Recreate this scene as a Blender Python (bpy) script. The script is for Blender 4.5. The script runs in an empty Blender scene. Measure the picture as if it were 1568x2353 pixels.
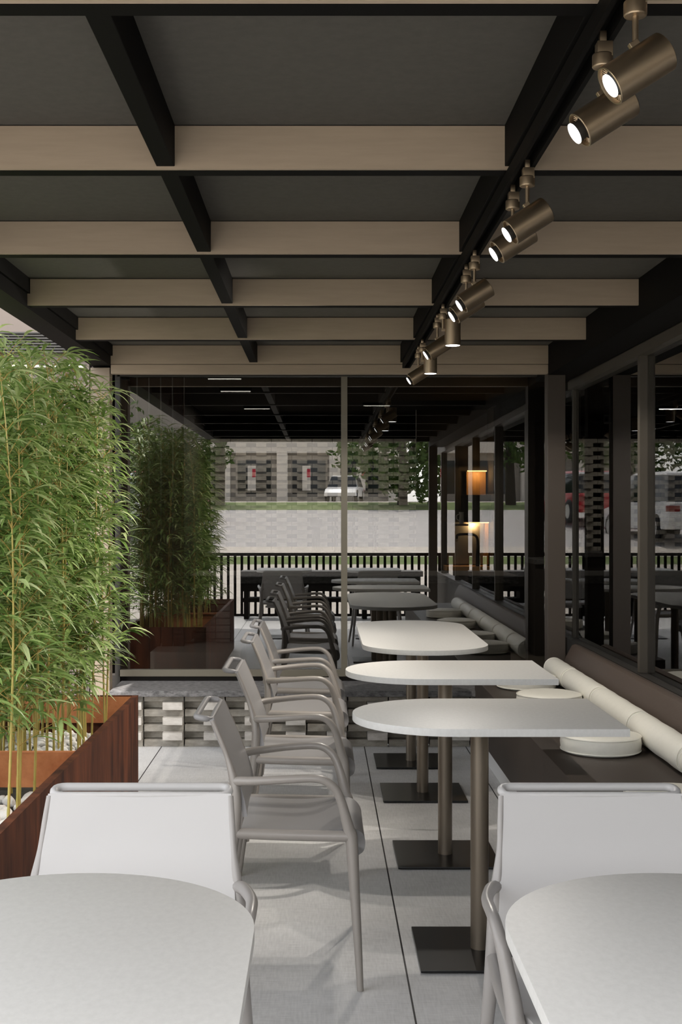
import bpy, bmesh, math, random
from mathutils import Vector, Matrix
C = bpy.context.scene.collection
SC = bpy.context.scene
PI = math.pi
F = 2880.0                       # focal length in pixels at 1568 x 2353
H = 1.38                         # camera height

# ------------------------------------------------------------------ camera
cam = bpy.data.cameras.new('camera'); co = bpy.data.objects.new('camera', cam); C.objects.link(co)
cam.sensor_width = 36; cam.sensor_fit = 'AUTO'; cam.lens = 36 * F / 2353
cam.shift_x = 47 / 2353; cam.shift_y = 0.0002
cam.clip_start = 0.05; cam.clip_end = 300
co.location = (0, 0, H); co.rotation_euler = (PI / 2, 0, 0)
SC.camera = co

# ------------------------------------------------------------------ sky, sun, exposure
SKY_STRENGTH = 0.46
SUN_ENERGY = 6.0
SPOT_ENERGY = 15.0
SC.view_settings.view_transform = 'Standard'; SC.view_settings.look = 'None'
SC.view_settings.gamma = 1; SC.view_settings.use_curve_mapping = False
SC.view_settings.exposure = 0.36
w = bpy.data.worlds.new('sky'); SC.world = w; w.use_nodes = True
wn = w.node_tree.nodes; wl = w.node_tree.links; wn.clear()
sky = wn.new('ShaderNodeTexSky'); sky.sky_type = 'NISHITA'; sky.sun_disc = False
sky.sun_elevation = math.radians(48); sky.sun_rotation = math.radians(180)
sky.air_density = 1.0; sky.dust_density = 2.0; sky.ozone_density = 1.0
hsv = wn.new('ShaderNodeHueSaturation'); hsv.inputs['Saturation'].default_value = 0.15
bg = wn.new('ShaderNodeBackground'); bg.inputs['Strength'].default_value = SKY_STRENGTH
wo = wn.new('ShaderNodeOutputWorld')
wl.new(sky.outputs[0], hsv.inputs['Color']); wl.new(hsv.outputs[0], bg.inputs['Color']); wl.new(bg.outputs[0], wo.inputs['Surface'])
sun = bpy.data.lights.new('sun', 'SUN'); sun.energy = SUN_ENERGY; sun.angle = math.radians(1.0); sun.color = (1, .95, .88)
so = bpy.data.objects.new('sun', sun); C.objects.link(so)
sd = Vector((0.11, 0.30, -0.90))                 # high sun from the open left side, slightly behind the camera
so.rotation_euler = sd.to_track_quat('-Z', 'Y').to_euler()

# ------------------------------------------------------------------ materials
MATS = {}
def S(r, g=None, b=None):
    """sRGB 0-255 -> linear colour"""
    if g is None: g = b = r
    f = lambda c: (c / 255 / 12.92) if c <= 10 else ((c / 255 + .055) / 1.055) ** 2.4
    return (f(r), f(g), f(b), 1)
def mat(name, col, rough=.5, metal=0, spec=.5, noise=0, nscale=(20, 20, 20), bump=0, col2=None, detail=4, transl=0):
    m = bpy.data.materials.new(name); m.use_nodes = True
    nt = m.node_tree; b = nt.nodes['Principled BSDF']
    b.inputs['Base Color'].default_value = col; b.inputs['Roughness'].default_value = rough
    b.inputs['Metallic'].default_value = metal; b.inputs['Specular IOR Level'].default_value = spec
    if noise or bump or col2:
        tc = nt.nodes.new('ShaderNodeTexCoord'); mp = nt.nodes.new('ShaderNodeMapping')
        mp.inputs['Scale'].default_value = nscale
        nz = nt.nodes.new('ShaderNodeTexNoise'); nz.inputs['Scale'].default_value = 1; nz.inputs['Detail'].default_value = detail
        nz.inputs['Roughness'].default_value = .65
        nt.links.new(tc.outputs['Object'], mp.inputs[0]); nt.links.new(mp.outputs[0], nz.inputs['Vector'])
        cr = nt.nodes.new('ShaderNodeValToRGB')
        if col2: a, c = col, col2
        else:
            a = tuple(x * (1 - noise) for x in col[:3]) + (1,); c = tuple(min(1, x * (1 + noise)) for x in col[:3]) + (1,)
        cr.color_ramp.elements[0].color = a; cr.color_ramp.elements[1].color = c
        cr.color_ramp.elements[0].position = .32; cr.color_ramp.elements[1].position = .68
        nt.links.new(nz.outputs['Fac'], cr.inputs[0]); nt.links.new(cr.outputs[0], b.inputs['Base Color'])
        if bump:
            bp = nt.nodes.new('ShaderNodeBump'); bp.inputs['Strength'].default_value = bump; bp.inputs['Distance'].default_value = .003
            nt.links.new(nz.outputs['Fac'], bp.inputs['Height']); nt.links.new(bp.outputs[0], b.inputs['Normal'])
    if transl:
        tr = nt.nodes.new('ShaderNodeBsdfTranslucent'); mx = nt.nodes.new('ShaderNodeMixShader'); mx.inputs[0].default_value = transl
        src = b.inputs['Base Color'].links[0].from_socket if b.inputs['Base Color'].is_linked else None
        if src: nt.links.new(src, tr.inputs[0])
        else: tr.inputs[0].default_value = col
        nt.links.new(b.outputs[0], mx.inputs[1]); nt.links.new(tr.outputs[0], mx.inputs[2])
        nt.links.new(mx.outputs[0], nt.nodes['Material Output'].inputs['Surface'])
    MATS[name] = m; return m
def emit(name, col, strength):
    m = bpy.data.materials.new(name); m.use_nodes = True; nt = m.node_tree; nt.nodes.clear()
    e = nt.nodes.new('ShaderNodeEmission'); e.inputs[0].default_value = col; e.inputs[1].default_value = strength
    o = nt.nodes.new('ShaderNodeOutputMaterial'); nt.links.new(e.outputs[0], o.inputs[0]); MATS[name] = m; return m
def glass(name, refl, tint):
    m = bpy.data.materials.new(name); m.use_nodes = True; nt = m.node_tree; nt.nodes.clear()
    t = nt.nodes.new('ShaderNodeBsdfTransparent'); t.inputs[0].default_value = tint
    g = nt.nodes.new('ShaderNodeBsdfGlossy'); g.inputs['Roughness'].default_value = 0; g.inputs[0].default_value = (1, 1, 1, 1)
    fr = nt.nodes.new('ShaderNodeFresnel'); fr.inputs[0].default_value = 1.5
    ad = nt.nodes.new('ShaderNodeMath'); ad.operation = 'ADD'; ad.use_clamp = True; ad.inputs[1].default_value = refl
    mx = nt.nodes.new('ShaderNodeMixShader'); o = nt.nodes.new('ShaderNodeOutputMaterial')
    nt.links.new(fr.outputs[0], ad.inputs[0]); nt.links.new(ad.outputs[0], mx.inputs[0])
    nt.links.new(t.outputs[0], mx.inputs[1]); nt.links.new(g.outputs[0], mx.inputs[2]); nt.links.new(mx.outputs[0], o.inputs[0])
    MATS[name] = m; return m

BLACK = mat('black_steel', S(15, 14, 13), .65, 0, .06)
TAN = mat('tan_fascia', S(160, 144, 125), .6, noise=.05, nscale=(6, 6, 60))
TANPOST = mat('tan_post', S(136, 122, 106), .55)
SHADEDPOST = mat('tan_post_shaded', S(61, 52, 44), .55)  # darker copy of the tan post, shade on the right put into its colour
FABRIC = mat('ceiling_fabric', S(76, 73, 67), .9, noise=.08, nscale=(40, 40, 40))
BRONZE = mat('bronze_metal', S(168, 150, 126), .34, .95, .5)
DARKBRONZE = mat('dark_bronze_pole', S(116, 106, 93), .36, .55)
BLACKPLATE = mat('black_plate', S(20, 20, 21), .3, 0, .35)
STONE_TOP = mat('pale_stone_top', S(204, 203, 200), .5, spec=.35, noise=.045, nscale=(90, 60, 60), detail=8)
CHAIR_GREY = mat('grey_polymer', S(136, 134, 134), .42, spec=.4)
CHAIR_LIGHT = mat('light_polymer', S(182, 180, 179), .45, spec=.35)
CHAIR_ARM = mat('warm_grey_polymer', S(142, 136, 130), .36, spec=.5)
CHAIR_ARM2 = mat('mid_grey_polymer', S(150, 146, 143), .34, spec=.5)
WHITE_LEATHER = mat('cream_leather', S(238, 235, 224), .5, noise=.02, nscale=(30, 30, 30), bump=.25)
BROWN = mat('brown_leather', S(76, 63, 54), .6, noise=.12, nscale=(200, 200, 200), bump=.15)
BROWNTOP = mat('brown_bench_top', S(60, 50, 42), .55)
PLINTH = mat('pale_plinth', S(216, 216, 216), .5)
CORTEN = mat('corten_steel', S(46, 27, 21), .75, col2=S(112, 64, 42), nscale=(11, 11, 2.0), detail=8, spec=.2, bump=.1)
CORTEN_LIT = mat('corten_lit', S(172, 106, 68), .8, col2=S(222, 154, 106), nscale=(5, 5, 5), detail=8, spec=.2)  # brighter copy of the corten, light on the inner faces put into the colour
SOIL = mat('dark_soil', S(50, 47, 42), .95, noise=.4, nscale=(40, 40, 40))
PEBBLE = mat('white_pebble', S(232, 230, 226), .7, noise=.05, nscale=(15, 15, 15))
CULM = mat('bamboo_culm', S(166, 158, 78), .45, col2=S(190, 166, 96), nscale=(5, 5, 14))
TWIG = mat('bamboo_twig', S(176, 146, 80), .5)
LEAF = mat('bamboo_leaf', S(140, 168, 92), .40, spec=.55, col2=S(160, 180, 110), nscale=(7, 7, 7), transl=.13)
def vary_islands(m):
    nt = m.node_tree; g = nt.nodes.new('ShaderNodeNewGeometry'); cr = [n for n in nt.nodes if n.type == 'VALTORGB'][0]
    nt.links.new(g.outputs['Random Per Island'], cr.inputs[0])
    e = cr.color_ramp.elements; e[0].position = 0; e[0].color = S(92, 124, 60); e[1].position = 1; e[1].color = S(208, 218, 164)
    k = e.new(.55); k.color = S(150, 176, 100)
vary_islands(LEAF)
BRICK = mat('grey_brick', S(128, 123, 114), .85, col2=S(166, 160, 150), nscale=(14, 14, 30), detail=6, bump=.4)
BRICKW = mat('pale_lit_brick', S(176, 170, 162), .85, col2=S(208, 203, 196), nscale=(14, 14, 30), detail=6, bump=.4)  # on the low wall, paler tone stands in for light catching the headers
MORTAR = mat('dark_mortar', S(30, 27, 24), .9)
SILL = mat('grey_sill_stone', S(62, 61, 61), .75, col2=S(128, 126, 126), nscale=(30, 60, 60), detail=8, bump=.3)
FRAME = mat('window_frame', S(112, 106, 92), .5)
FRAME_SHADED = mat('window_frame_shaded', S(66, 60, 51), .5)  # darker copy of the window frame, side shade put into the colour
DARKFRAME = mat('dark_frame', S(44, 41, 37), .5)
GLASS = glass('reflective_glass', .12, (.62, .62, .60, 1))
INT_DARK = mat('interior_dark', S(52, 47, 43), .8)
INT_FLOOR = mat('interior_floor', S(84, 79, 74), .5)
WALNUT = mat('dark_walnut', S(64, 40, 30), .6, col2=S(88, 58, 44), nscale=(30, 30, 2))
OAK = mat('warm_oak', S(184, 138, 84), .55, noise=.1, nscale=(30, 30, 3))
STEEL = mat('brushed_steel', S(190, 190, 188), .3, .9)
CHROME = mat('chrome', S(220, 220, 220), .12, 1)
ASPHALT = mat('asphalt', S(172, 168, 166), .9, noise=.06, nscale=(3, 3, 3))
PAVE = mat('street_paving', S(190, 182, 172), .9, noise=.08, nscale=(2, 2, 2))
GRASS = mat('grass', S(96, 112, 56), .95, noise=.3, nscale=(4, 4, 4))
RENDERWALL = mat('pinkish_render', S(102, 93, 87), .9, noise=.03, nscale=(2, 2, 2))
WHITEWALL = mat('white_render', S(214, 208, 200), .9)
GREYWALL = mat('grey_render', S(150, 144, 136), .9)
TREELEAF = mat('tree_leaf', S(50, 74, 36), .7, col2=S(96, 118, 60), nscale=(1.5, 1.5, 1.5), transl=.2)
BARK = mat('tree_bark', S(62, 54, 46), .9)
CARWHITE = mat('car_white', S(228, 228, 228), .2, spec=.6)
CARRED = mat('car_red', S(176, 32, 42), .2, spec=.6)
CARGLASS = mat('car_glass', S(30, 34, 38), .08, spec=.8)
RUBBER = mat('rubber', S(28, 28, 28), .8)
TAILRED = mat('tail_light_red', S(130, 24, 20), .3)
POSTER = mat('red_poster', S(190, 50, 70), .7)
LED = emit('led_disc', (1, .99, .97, 1), 3.5)
WARM = emit('warm_strip', (1, .62, .25, 1), 5)

def floor_material():
    m = bpy.data.materials.new('stone_tiles'); m.use_nodes = True; nt = m.node_tree; L = nt.links.new
    b = nt.nodes['Principled BSDF']; b.inputs['Roughness'].default_value = .52; b.inputs['Specular IOR Level'].default_value = .35
    tc = nt.nodes.new('ShaderNodeTexCoord'); sp = nt.nodes.new('ShaderNodeSeparateXYZ'); L(tc.outputs['Object'], sp.inputs[0])
    def M(op, a, b_=None, clamp=False):
        n = nt.nodes.new('ShaderNodeMath'); n.operation = op; n.use_clamp = clamp
        for i, v in enumerate((a, b_)):
            if v is None: continue
            if isinstance(v, (int, float)): n.inputs[i].default_value = v
            else: L(v, n.inputs[i])
        return n.outputs[0]
    def joint(sock, off, period, width):
        t = M('FRACT', M('DIVIDE', M('ADD', sock, off), period))
        d = M('MULTIPLY', M('MINIMUM', t, M('SUBTRACT', 1.0, t)), period)
        return M('LESS_THAN', d, width)
    jx = joint(sp.outputs[0], -0.288 + 6, .597, .0028); jy = joint(sp.outputs[1], -3.87 + 6, .59, .0009)
    def noise(scale, det):
        mp = nt.nodes.new('ShaderNodeMapping'); mp.inputs['Scale'].default_value = scale; L(tc.outputs['Object'], mp.inputs[0])
        n = nt.nodes.new('ShaderNodeTexNoise'); n.inputs['Scale'].default_value = 1; n.inputs['Detail'].default_value = det; L(mp.outputs[0], n.inputs['Vector'])
        return n.outputs['Fac']
    n1 = noise((18, 160, 1), 6); n2 = noise((150, 16, 1), 6); n3 = noise((3, 3, 1), 5)
    tot = M('ADD', M('MULTIPLY', M('ADD', n1, n2), .3), M('MULTIPLY', n3, .4))
    cr = nt.nodes.new('ShaderNodeValToRGB'); L(tot, cr.inputs[0])
    cr.color_ramp.elements[0].position = .38; cr.color_ramp.elements[0].color = S(192, 191, 190)
    cr.color_ramp.elements[1].position = .62; cr.color_ramp.elements[1].color = S(220, 219, 218)
    m1 = nt.nodes.new('ShaderNodeMix'); m1.data_type = 'RGBA'; L(jy, m1.inputs[0]); L(cr.outputs[0], m1.inputs[6]); m1.inputs[7].default_value = S(196, 194, 188)
    m2 = nt.nodes.new('ShaderNodeMix'); m2.data_type = 'RGBA'; L(jx, m2.inputs[0]); L(m1.outputs[2], m2.inputs[6]); m2.inputs[7].default_value = S(22)
    L(m2.outputs[2], b.inputs['Base Color']); MATS['tiles'] = m; return m
TILES = floor_material()

# ------------------------------------------------------------------ mesh helpers
class MB:
    def __init__(s): s.v = []; s.f = []; s.mi = []
    def add(s, vs, fs, mi=0):
        o = len(s.v); s.v += [tuple(v) for v in vs]; s.f += [tuple(i + o for i in f) for f in fs]; s.mi += [mi] * len(fs); return s
    def box(s, x0, x1, y0, y1, z0, z1, mi=0):
        return s.add([(x0, y0, z0), (x1, y0, z0), (x1, y1, z0), (x0, y1, z0), (x0, y0, z1), (x1, y0, z1), (x1, y1, z1), (x0, y1, z1)],
                     [(0, 3, 2, 1), (4, 5, 6, 7), (0, 1, 5, 4), (1, 2, 6, 5), (2, 3, 7, 6), (3, 0, 4, 7)], mi)
    def prism(s, poly, axis, a, b, mi=0):
        """poly: 2-D outline; axis 'x','y','z' = extrusion axis"""
        def P(p, t): return {'x': (t, p[0], p[1]), 'y': (p[0], t, p[1]), 'z': (p[0], p[1], t)}[axis]
        n = len(poly)
        return s.add([P(p, a) for p in poly] + [P(p, b) for p in poly],
                     [tuple(range(n))[::-1], tuple(range(n, 2 * n))] + [(i, (i + 1) % n, n + (i + 1) % n, n + i) for i in range(n)], mi)
    def tube(s, pts, radii, n=12, closed=False, mi=0, squash=None):
        pts = [Vector(p) for p in pts]; N = len(pts)
        if isinstance(radii, (int, float)): radii = [radii] * N
        tans = []
        for i in range(N):
            a = pts[(i - 1) % N] if (closed or i > 0) else pts[i]; b = pts[(i + 1) % N] if (closed or i < N - 1) else pts[i]
            tans.append((b - a).normalized())
        ref = Vector((0, 0, 1)) if abs(tans[0].z) < .9 else Vector((0, 1, 0))
        nrm = (ref - tans[0] * ref.dot(tans[0])).normalized(); vs = []
        for i in range(N):
            t = tans[i]; nrm = (nrm - t * nrm.dot(t)).normalized(); bn = t.cross(nrm)
            for k in range(n):
                a = 2 * PI * k / n; vs.append(pts[i] + radii[i] * (math.cos(a) * nrm + math.sin(a) * bn * (squash or 1)))
        fs = []
        for i in range(N if closed else N - 1):
            j = (i + 1) % N
            for k in range(n): fs.append((i * n + k, i * n + (k + 1) % n, j * n + (k + 1) % n, j * n + k))
        if not closed: fs += [tuple(range(n))[::-1], tuple(range((N - 1) * n, N * n))]
        return s.add(vs, fs, mi)
    def lathe(s, prof, n=32, origin=(0, 0, 0), axis=(0, 0, 1), mi=0):
        """prof: [(r, h)...] spun about axis through origin"""
        q = Vector((0, 0, 1)).rotation_difference(Vector(axis).normalized()); o = Vector(origin); vs = []; fs = []
        for r, h in prof:
            for k in range(n):
                a = 2 * PI * k / n; vs.append(o + q @ Vector((r * math.cos(a), r * math.sin(a), h)))
        for i in range(len(prof) - 1):
            for k in range(n): fs.append((i * n + k, i * n + (k + 1) % n, (i + 1) * n + (k + 1) % n, (i + 1) * n + k))
        fs += [tuple(range(n))[::-1], tuple(range((len(prof) - 1) * n, len(prof) * n))]
        return s.add(vs, fs, mi)
    def mesh(s, name, mats, smooth=None, bevel=0):
        me = bpy.data.meshes.new(name); me.from_pydata(s.v, [], s.f)
        for m in (mats if isinstance(mats, (list, tuple)) else [mats]): me.materials.append(m)
        me.polygons.foreach_set('material_index', s.mi)
        bm = bmesh.new(); bm.from_mesh(me); bmesh.ops.recalc_face_normals(bm, faces=bm.faces)
        if bevel:
            es = [e for e in bm.edges if e.is_manifold and e.calc_face_angle(0) > .5]
            bmesh.ops.bevel(bm, geom=es, offset=bevel, segments=2, affect='EDGES', profile=.6, clamp_overlap=True)
        bm.to_mesh(me); bm.free()
        if smooth is not None:
            me.polygons.foreach_set('use_smooth', [True] * len(me.polygons)); me.set_sharp_from_angle(angle=math.radians(smooth))
        me.update(); return me
    def obj(s, name, mats, parent=None, smooth=None, bevel=0, loc=None):
        o = bpy.data.objects.new(name, s.mesh(name, mats, smooth, bevel)); C.objects.link(o)
        if parent: o.parent = parent
        if loc: o.location = loc
        return o
def tag(o, label, cat, group=None):
    o['label'] = label; o['category'] = cat
    if group: o['group'] = group
    return o
def thing(name, label, cat, loc=(0, 0, 0), rz=0, group=None):
    o = bpy.data.objects.new(name, None); o.empty_display_size = .1; C.objects.link(o)
    o.location = loc; o.rotation_euler = (0, 0, rz); return tag(o, label, cat, group)
def struct(o, label=None):
    o['kind'] = 'structure'
    if label: o['label'] = label
    return o
def copy_tree(o, parent=None):
    c = o.copy(); C.objects.link(c)
    if parent: c.parent = parent
    for ch in list(o.children): copy_tree(ch, c)
    return c
def box(name, m, x0, x1, y0, y1, z0, z1, parent=None, bevel=0):
    return MB().box(x0, x1, y0, y1, z0, z1).obj(name, m, parent, bevel=bevel)
def smoothpath(pts, n=8):
    """Catmull-Rom through points with 3-D position and radius (x,y,z,r)"""
    out = []
    P = [Vector(p) for p in pts]; P = [P[0] * 2 - P[1]] + P + [P[-1] * 2 - P[-2]]
    for i in range(1, len(P) - 2):
        for k in range(n):
            t = k / n
            out.append(.5 * ((2 * P[i]) + (-P[i - 1] + P[i + 1]) * t + (2 * P[i - 1] - 5 * P[i] + 4 * P[i + 1] - P[i + 2]) * t * t + (-P[i - 1] + 3 * P[i] - 3 * P[i + 1] + P[i + 2]) * t ** 3))
    out.append(P[-2]); return [tuple(p[:3]) for p in out], [p[3] for p in out]

# ================================================================== SETTING
XL, XR, XG, YF, YG, ZB, ZC = -1.24, 1.345, 1.59, 7.40, 7.80, 2.254, 2.368
struct(MB().box(-1.9, 1.62, -1.2, 7.42, -.12, 0).obj('floor', TILES), 'grey stone-look floor tiles with dark long joints')
struct(MB().box(-1.40, 1.75, .0, YG + .1, ZC, ZC + .15).obj('ceiling', FABRIC), 'dark grey fabric ceiling between beams')
tn = [0]
def trim(mb, m, label=None, **k):
    tn[0] += 1; return struct(mb.obj('trim_%d' % tn[0], m, **k), label)
for i in range(-2, 6):                               # cross beams with a tan fascia board on the near face
    y = 2.145 + 1.0505 * i
    if i == 5: y = YF
    mb = MB(); mb.box(XL, XR, y + .012, y + .062, ZB, ZC, 0); mb.box(XL, XR, y, y + .012, ZB + .001, ZC - .003, 1)
    if i == 5: mb.box(XL, XR, y + .004, y + .062, ZB - .056, ZB - .002, 1)
    trim(mb, [BLACK, TAN], 'tan fascia beam crossing under the ceiling')
trim(MB().box(-.419, -.372, .02, YF - .02, ZB + .008, ZC), BLACK, 'black lengthwise ceiling beam left', bevel=.002)
trim(MB().box(.470, .522, .02, YF - .02, ZB + .008, ZC), BLACK, 'black lengthwise ceiling beam above track', bevel=.002)
sb = MB(); sb.box(XL - .115, XL, -.02, YG, ZB - .01, ZC + .15); sb.box(XL, XL + .012, .0, YF, ZB + .05, ZC)
trim(sb, BLACK, 'black side beam above the planter')
trim(MB().box(XR, 1.53, -.02, YG, 2.19, ZC + .15), BLACK, 'black side beam above the bench')
trim(MB().box(-1.36, XL - .006, YF, YF + .1, 0, ZB - .02), TANPOST, 'tan corner post behind the bamboo', bevel=.003)
trim(MB().box(XR - .004, 1.447, YF, YF + .1, 0, 2.2), SHADEDPOST, 'tan corner post behind the bench', bevel=.003)
for yy in (-.02,):
    trim(MB().box(XR, 1.447, yy, yy + .1, 0, 2.2), SHADEDPOST)

# far glass: frame, panes
wf = MB()
wf.box(-1.25, XG, YG - .03, YG + .03, .362, .402); wf.box(.128, .166, YG - .03, YG + .03, .402, 2.222)
win1 = struct(wf.obj('window_1', FRAME), 'large dark glass front facing the camera')
MB().box(-1.26, XG, YG - .03, YG + .03, 2.222, 2.37).obj('head_rail', DARKFRAME, win1)
MB().box(-1.275, -1.245, YG - .03, YG + .03, .30, 2.37).obj('jamb', DARKFRAME, win1)
MB().box(-1.245, .128, YG - .003, YG + .003, .402, 2.222).obj('glass_pane', GLASS, win1)
MB().box(.166, XG, YG - .003, YG + .003, .402, 2.222).obj('glass_pane', GLASS, win1)
# right glass
wf = MB(); wf.box(1.54, 1.64, -1.0, YG, 2.14, 2.19)
for yy in (YG, 6.1, 4.45, 2.8, 1.15, -.5):
    wf.box(1.55 if yy < YG else XG - .02, 1.63, yy - .02, yy + .025, .6, 2.14)
win2 = struct(wf.obj('window_2', FRAME_SHADED), 'glass side wall above the bench')
struct(MB().box(1.545, 1.64, -1.0, YG + .0, 2.19, 2.5).obj('wall_right_header', DARKFRAME))
MB().box(XG - .003, XG + .003, -1.0, YG - .02, .6, 2.14).obj('glass_pane', GLASS, win2)
MB().box(1.60, 1.625, YG - .05, YG - .035, .6, 2.14).obj('corner_strip', STEEL, win2)
struct(MB().box(1.535, 1.66, -1.0, YG, -.1, .598).obj('wall_right', DARKFRAME), 'low dark wall under the side glass')

# low open brick wall with stone sill
bw = MB(); rnd = random.Random(3)
bw.box(-1.24, 1.5, 7.47, 7.72, 0, .30, 1)
z = 0.0; row = 0; hgt = .0443
while z < .295:
    z1 = min(z + hgt - .003, .298)
    if row % 2 == 0:
        x = -1.3 + .02
        while x < 1.5:
            a, b = max(x, -1.22), min(x + .233, 1.5)
            if b > a: 
                j = rnd.uniform(-.003, .003); bw.box(a, b, 7.382 + j, 7.5, z, z1, 0)
            x += .2405
    else:
        x = -1.18 + .013
        while x < 1.42:
            j = rnd.uniform(-.004, .004)
            bw.box(x + .0, x + .118, 7.335 + j, 7.5, z - .001, z1 + .004, 2)
            bw.box(x + .121, x + .2375, 7.425, 7.5, z, z1, 0)
            x += .2405
    z += hgt; row += 1
struct(bw.obj('wall_back_low', [BRICK, MORTAR, BRICKW], bevel=.002), 'low grey brick wall, projecting headers coloured paler as if lit')
trim(MB().box(-1.235, 1.53, 7.325, YG - .03, .300, .335), SILL, 'grey stone sill on the low brick wall', bevel=.004)

# interior behind the glass
struct(MB().box(-1.4, 5.2, YG + .1, 16.2, -.05, -.005).obj('floor_interior', INT_FLOOR))
struct(MB().box(1.67, 5.2, -1.0, YG + .1, -.05, -.006).obj('floor_interior_side', INT_FLOOR))
struct(MB().box(-1.4, 5.2, YG + .13, 16.2, 2.55, 2.65).obj('ceiling_interior', INT_DARK))
struct(MB().box(1.68, 5.2, -1.0, YG + .12, 2.55, 2.65).obj('ceiling_interior_side', INT_DARK))
struct(MB().box(-1.45, 5.3, 16.2, 16.3, -.05, 2.6).obj('wall_back', INT_DARK))
struct(MB().box(5.2, 5.3, -1, 16.2, -.05, 2.6).obj('wall_interior_right', INT_DARK))
struct(MB().box(-1.45, -1.402, YG + .14, 16.2, -.05, 2.6).obj('wall_interior_left', INT_DARK))
struct(MB().box(1.68, 5.2, -1.1, -1.0, -.05, 2.6).obj('wall_interior_front', INT_DARK))
struct(MB().box(-1.4, 5.3, YG + .03, YG + .13, 2.37, 2.66).obj('wall_lintel', DARKFRAME))
struct(MB().box(-1.4, 1.7, YG + .04, YG + .14, -.05, .36).obj('wall_back_inner', INT_DARK))
# open lattice of bricks at the rear of the bar
lat = MB(); row = 0; z = .9255
while z < 2.2:
    x = -1.30 + (0 if row % 2 == 0 else .0)
    while x < 1.3:
        if row % 2 == 0: lat.box(x, x + .233, 14.8, 14.92, z, z + .046)
        elif True: lat.box(x + .06, x + .178, 14.76, 14.92, z, z + .046)
        x += .2405
    z += .0445 + .0045; row += 1
tag(lat.obj('brick_screen', BRICKW), 'pale open brick lattice screen behind the bar, seen through the glass', 'screen')

# ------------------------------------------------------------------ street behind the camera (seen mirrored in the glass)
def gz(y): return -.2 if y > -1.5 else (-.2 + .067 * (-1.5 - y) if y > -31 else 1.7765 + .0075 * (-31 - y))
def strip(name, m, y0, y1, x0=-60, x1=60, dz=0):
    return struct(MB().add([(x0, y0, gz(y0) + dz), (x1, y0, gz(y0) + dz), (x1, y1, gz(y1) + dz), (x0, y1, gz(y1) + dz)], [(0, 1, 2, 3)]).obj(name, m))
strip('ground_pavement', PAVE, -1.2, -9.5); strip('ground_verge', GRASS, -9.5, -11.0); strip('ground_kerb', PAVE, -11.0, -13.2)
strip('ground_road', ASPHALT, -13.2, -26.2); strip('ground_grass', GRASS, -26.2, -30.5); strip('ground_forecourt_slope', PAVE, -30.5, -31); strip('ground_forecourt', PAVE, -31, -90)
SIDEPAVE = mat('side_paving', S(84, 81, 76), .9, noise=.1, nscale=(3, 3, 3))
struct(MB().box(-60, -1.9, -1.2, 60, -.25, -.05).obj('ground_side', SIDEPAVE))

# ================================================================== FURNITURE
def stadium(w, l, n=24, both=False):
    """outline; straight end at +l side, round end at -l side (along first axis); both = two round ends"""
    r = w / 2; pts = []
    for k in range(n + 1):
        a = PI / 2 + PI * k / n; pts.append((r + r * math.cos(a), r * math.sin(a)))
    if both:
        for k in range(n + 1):
            a = -PI / 2 + PI * k / n; pts.append((l - r + r * math.cos(a), r * math.sin(a)))
    else: pts += [(l, -r), (l, r)]
    return pts
def top_mesh(poly, z0=.727, z1=.75):
    return MB().prism(poly, 'z', z0, z1)
def pedestal(parent, x, y):
    mb = MB(); mb.lathe([(.0285, .008), (.0285, .7265)], 32, (x, y, 0)); mb.obj('pole', DARKBRONZE, parent, smooth=40)
    MB().box(x - .2, x + .2, y - .2, y + .2, .004, .012).obj('base_plate', BLACKPLATE, parent, bevel=.0015)
    MB().lathe([(.09, .0), (.09, .004)], 24, (x, y, 0)).obj('foot_pad', RUBBER, parent)
def d_table(x0, y, label):
    t = thing('dining_table', label, 'table', (x0 + .4, y, 0), 0, 'D-ended stone tables along the bench')
    top_mesh([(p[0] - .4, p[1]) for p in stadium(.6, .8)]).obj('tabletop', STONE_TOP, t, bevel=.0015, smooth=30)
    pedestal(t, 0, 0); return t
d_table(.10, 3.94, 'pale stone table with one round end, nearest of the tables along the bench')
d_table(.10, 5.03, 'pale stone table with one round end, second one along the bench')
t = thing('dining_table', 'long oval stone table on two poles, farthest along the bench by the glass front', 'table', (.5, 6.5, 0))
top_mesh([(p[1], p[0] - .8) for p in stadium(.6, 1.61, both=True)][::-1]).obj('tabletop', STONE_TOP, t, bevel=.0015, smooth=30)
pedestal(t, 0, -.36); pedestal(t, 0, .42)
def front_table(x, label):
    t = thing('dining_table', label, 'table', (x, 1.79, 0), 0, 'foreground tables')
    top_mesh([(p[1], .40 - p[0]) for p in stadium(.6, .8, 40)]).obj('tabletop', STONE_TOP, t, bevel=.0015, smooth=30)
    pedestal(t, 0, 0); return t
front_table(-.40, 'pale stone table with round end filling the lower left corner')
front_table(.582, 'pale stone table with round end filling the lower right corner')

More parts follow.
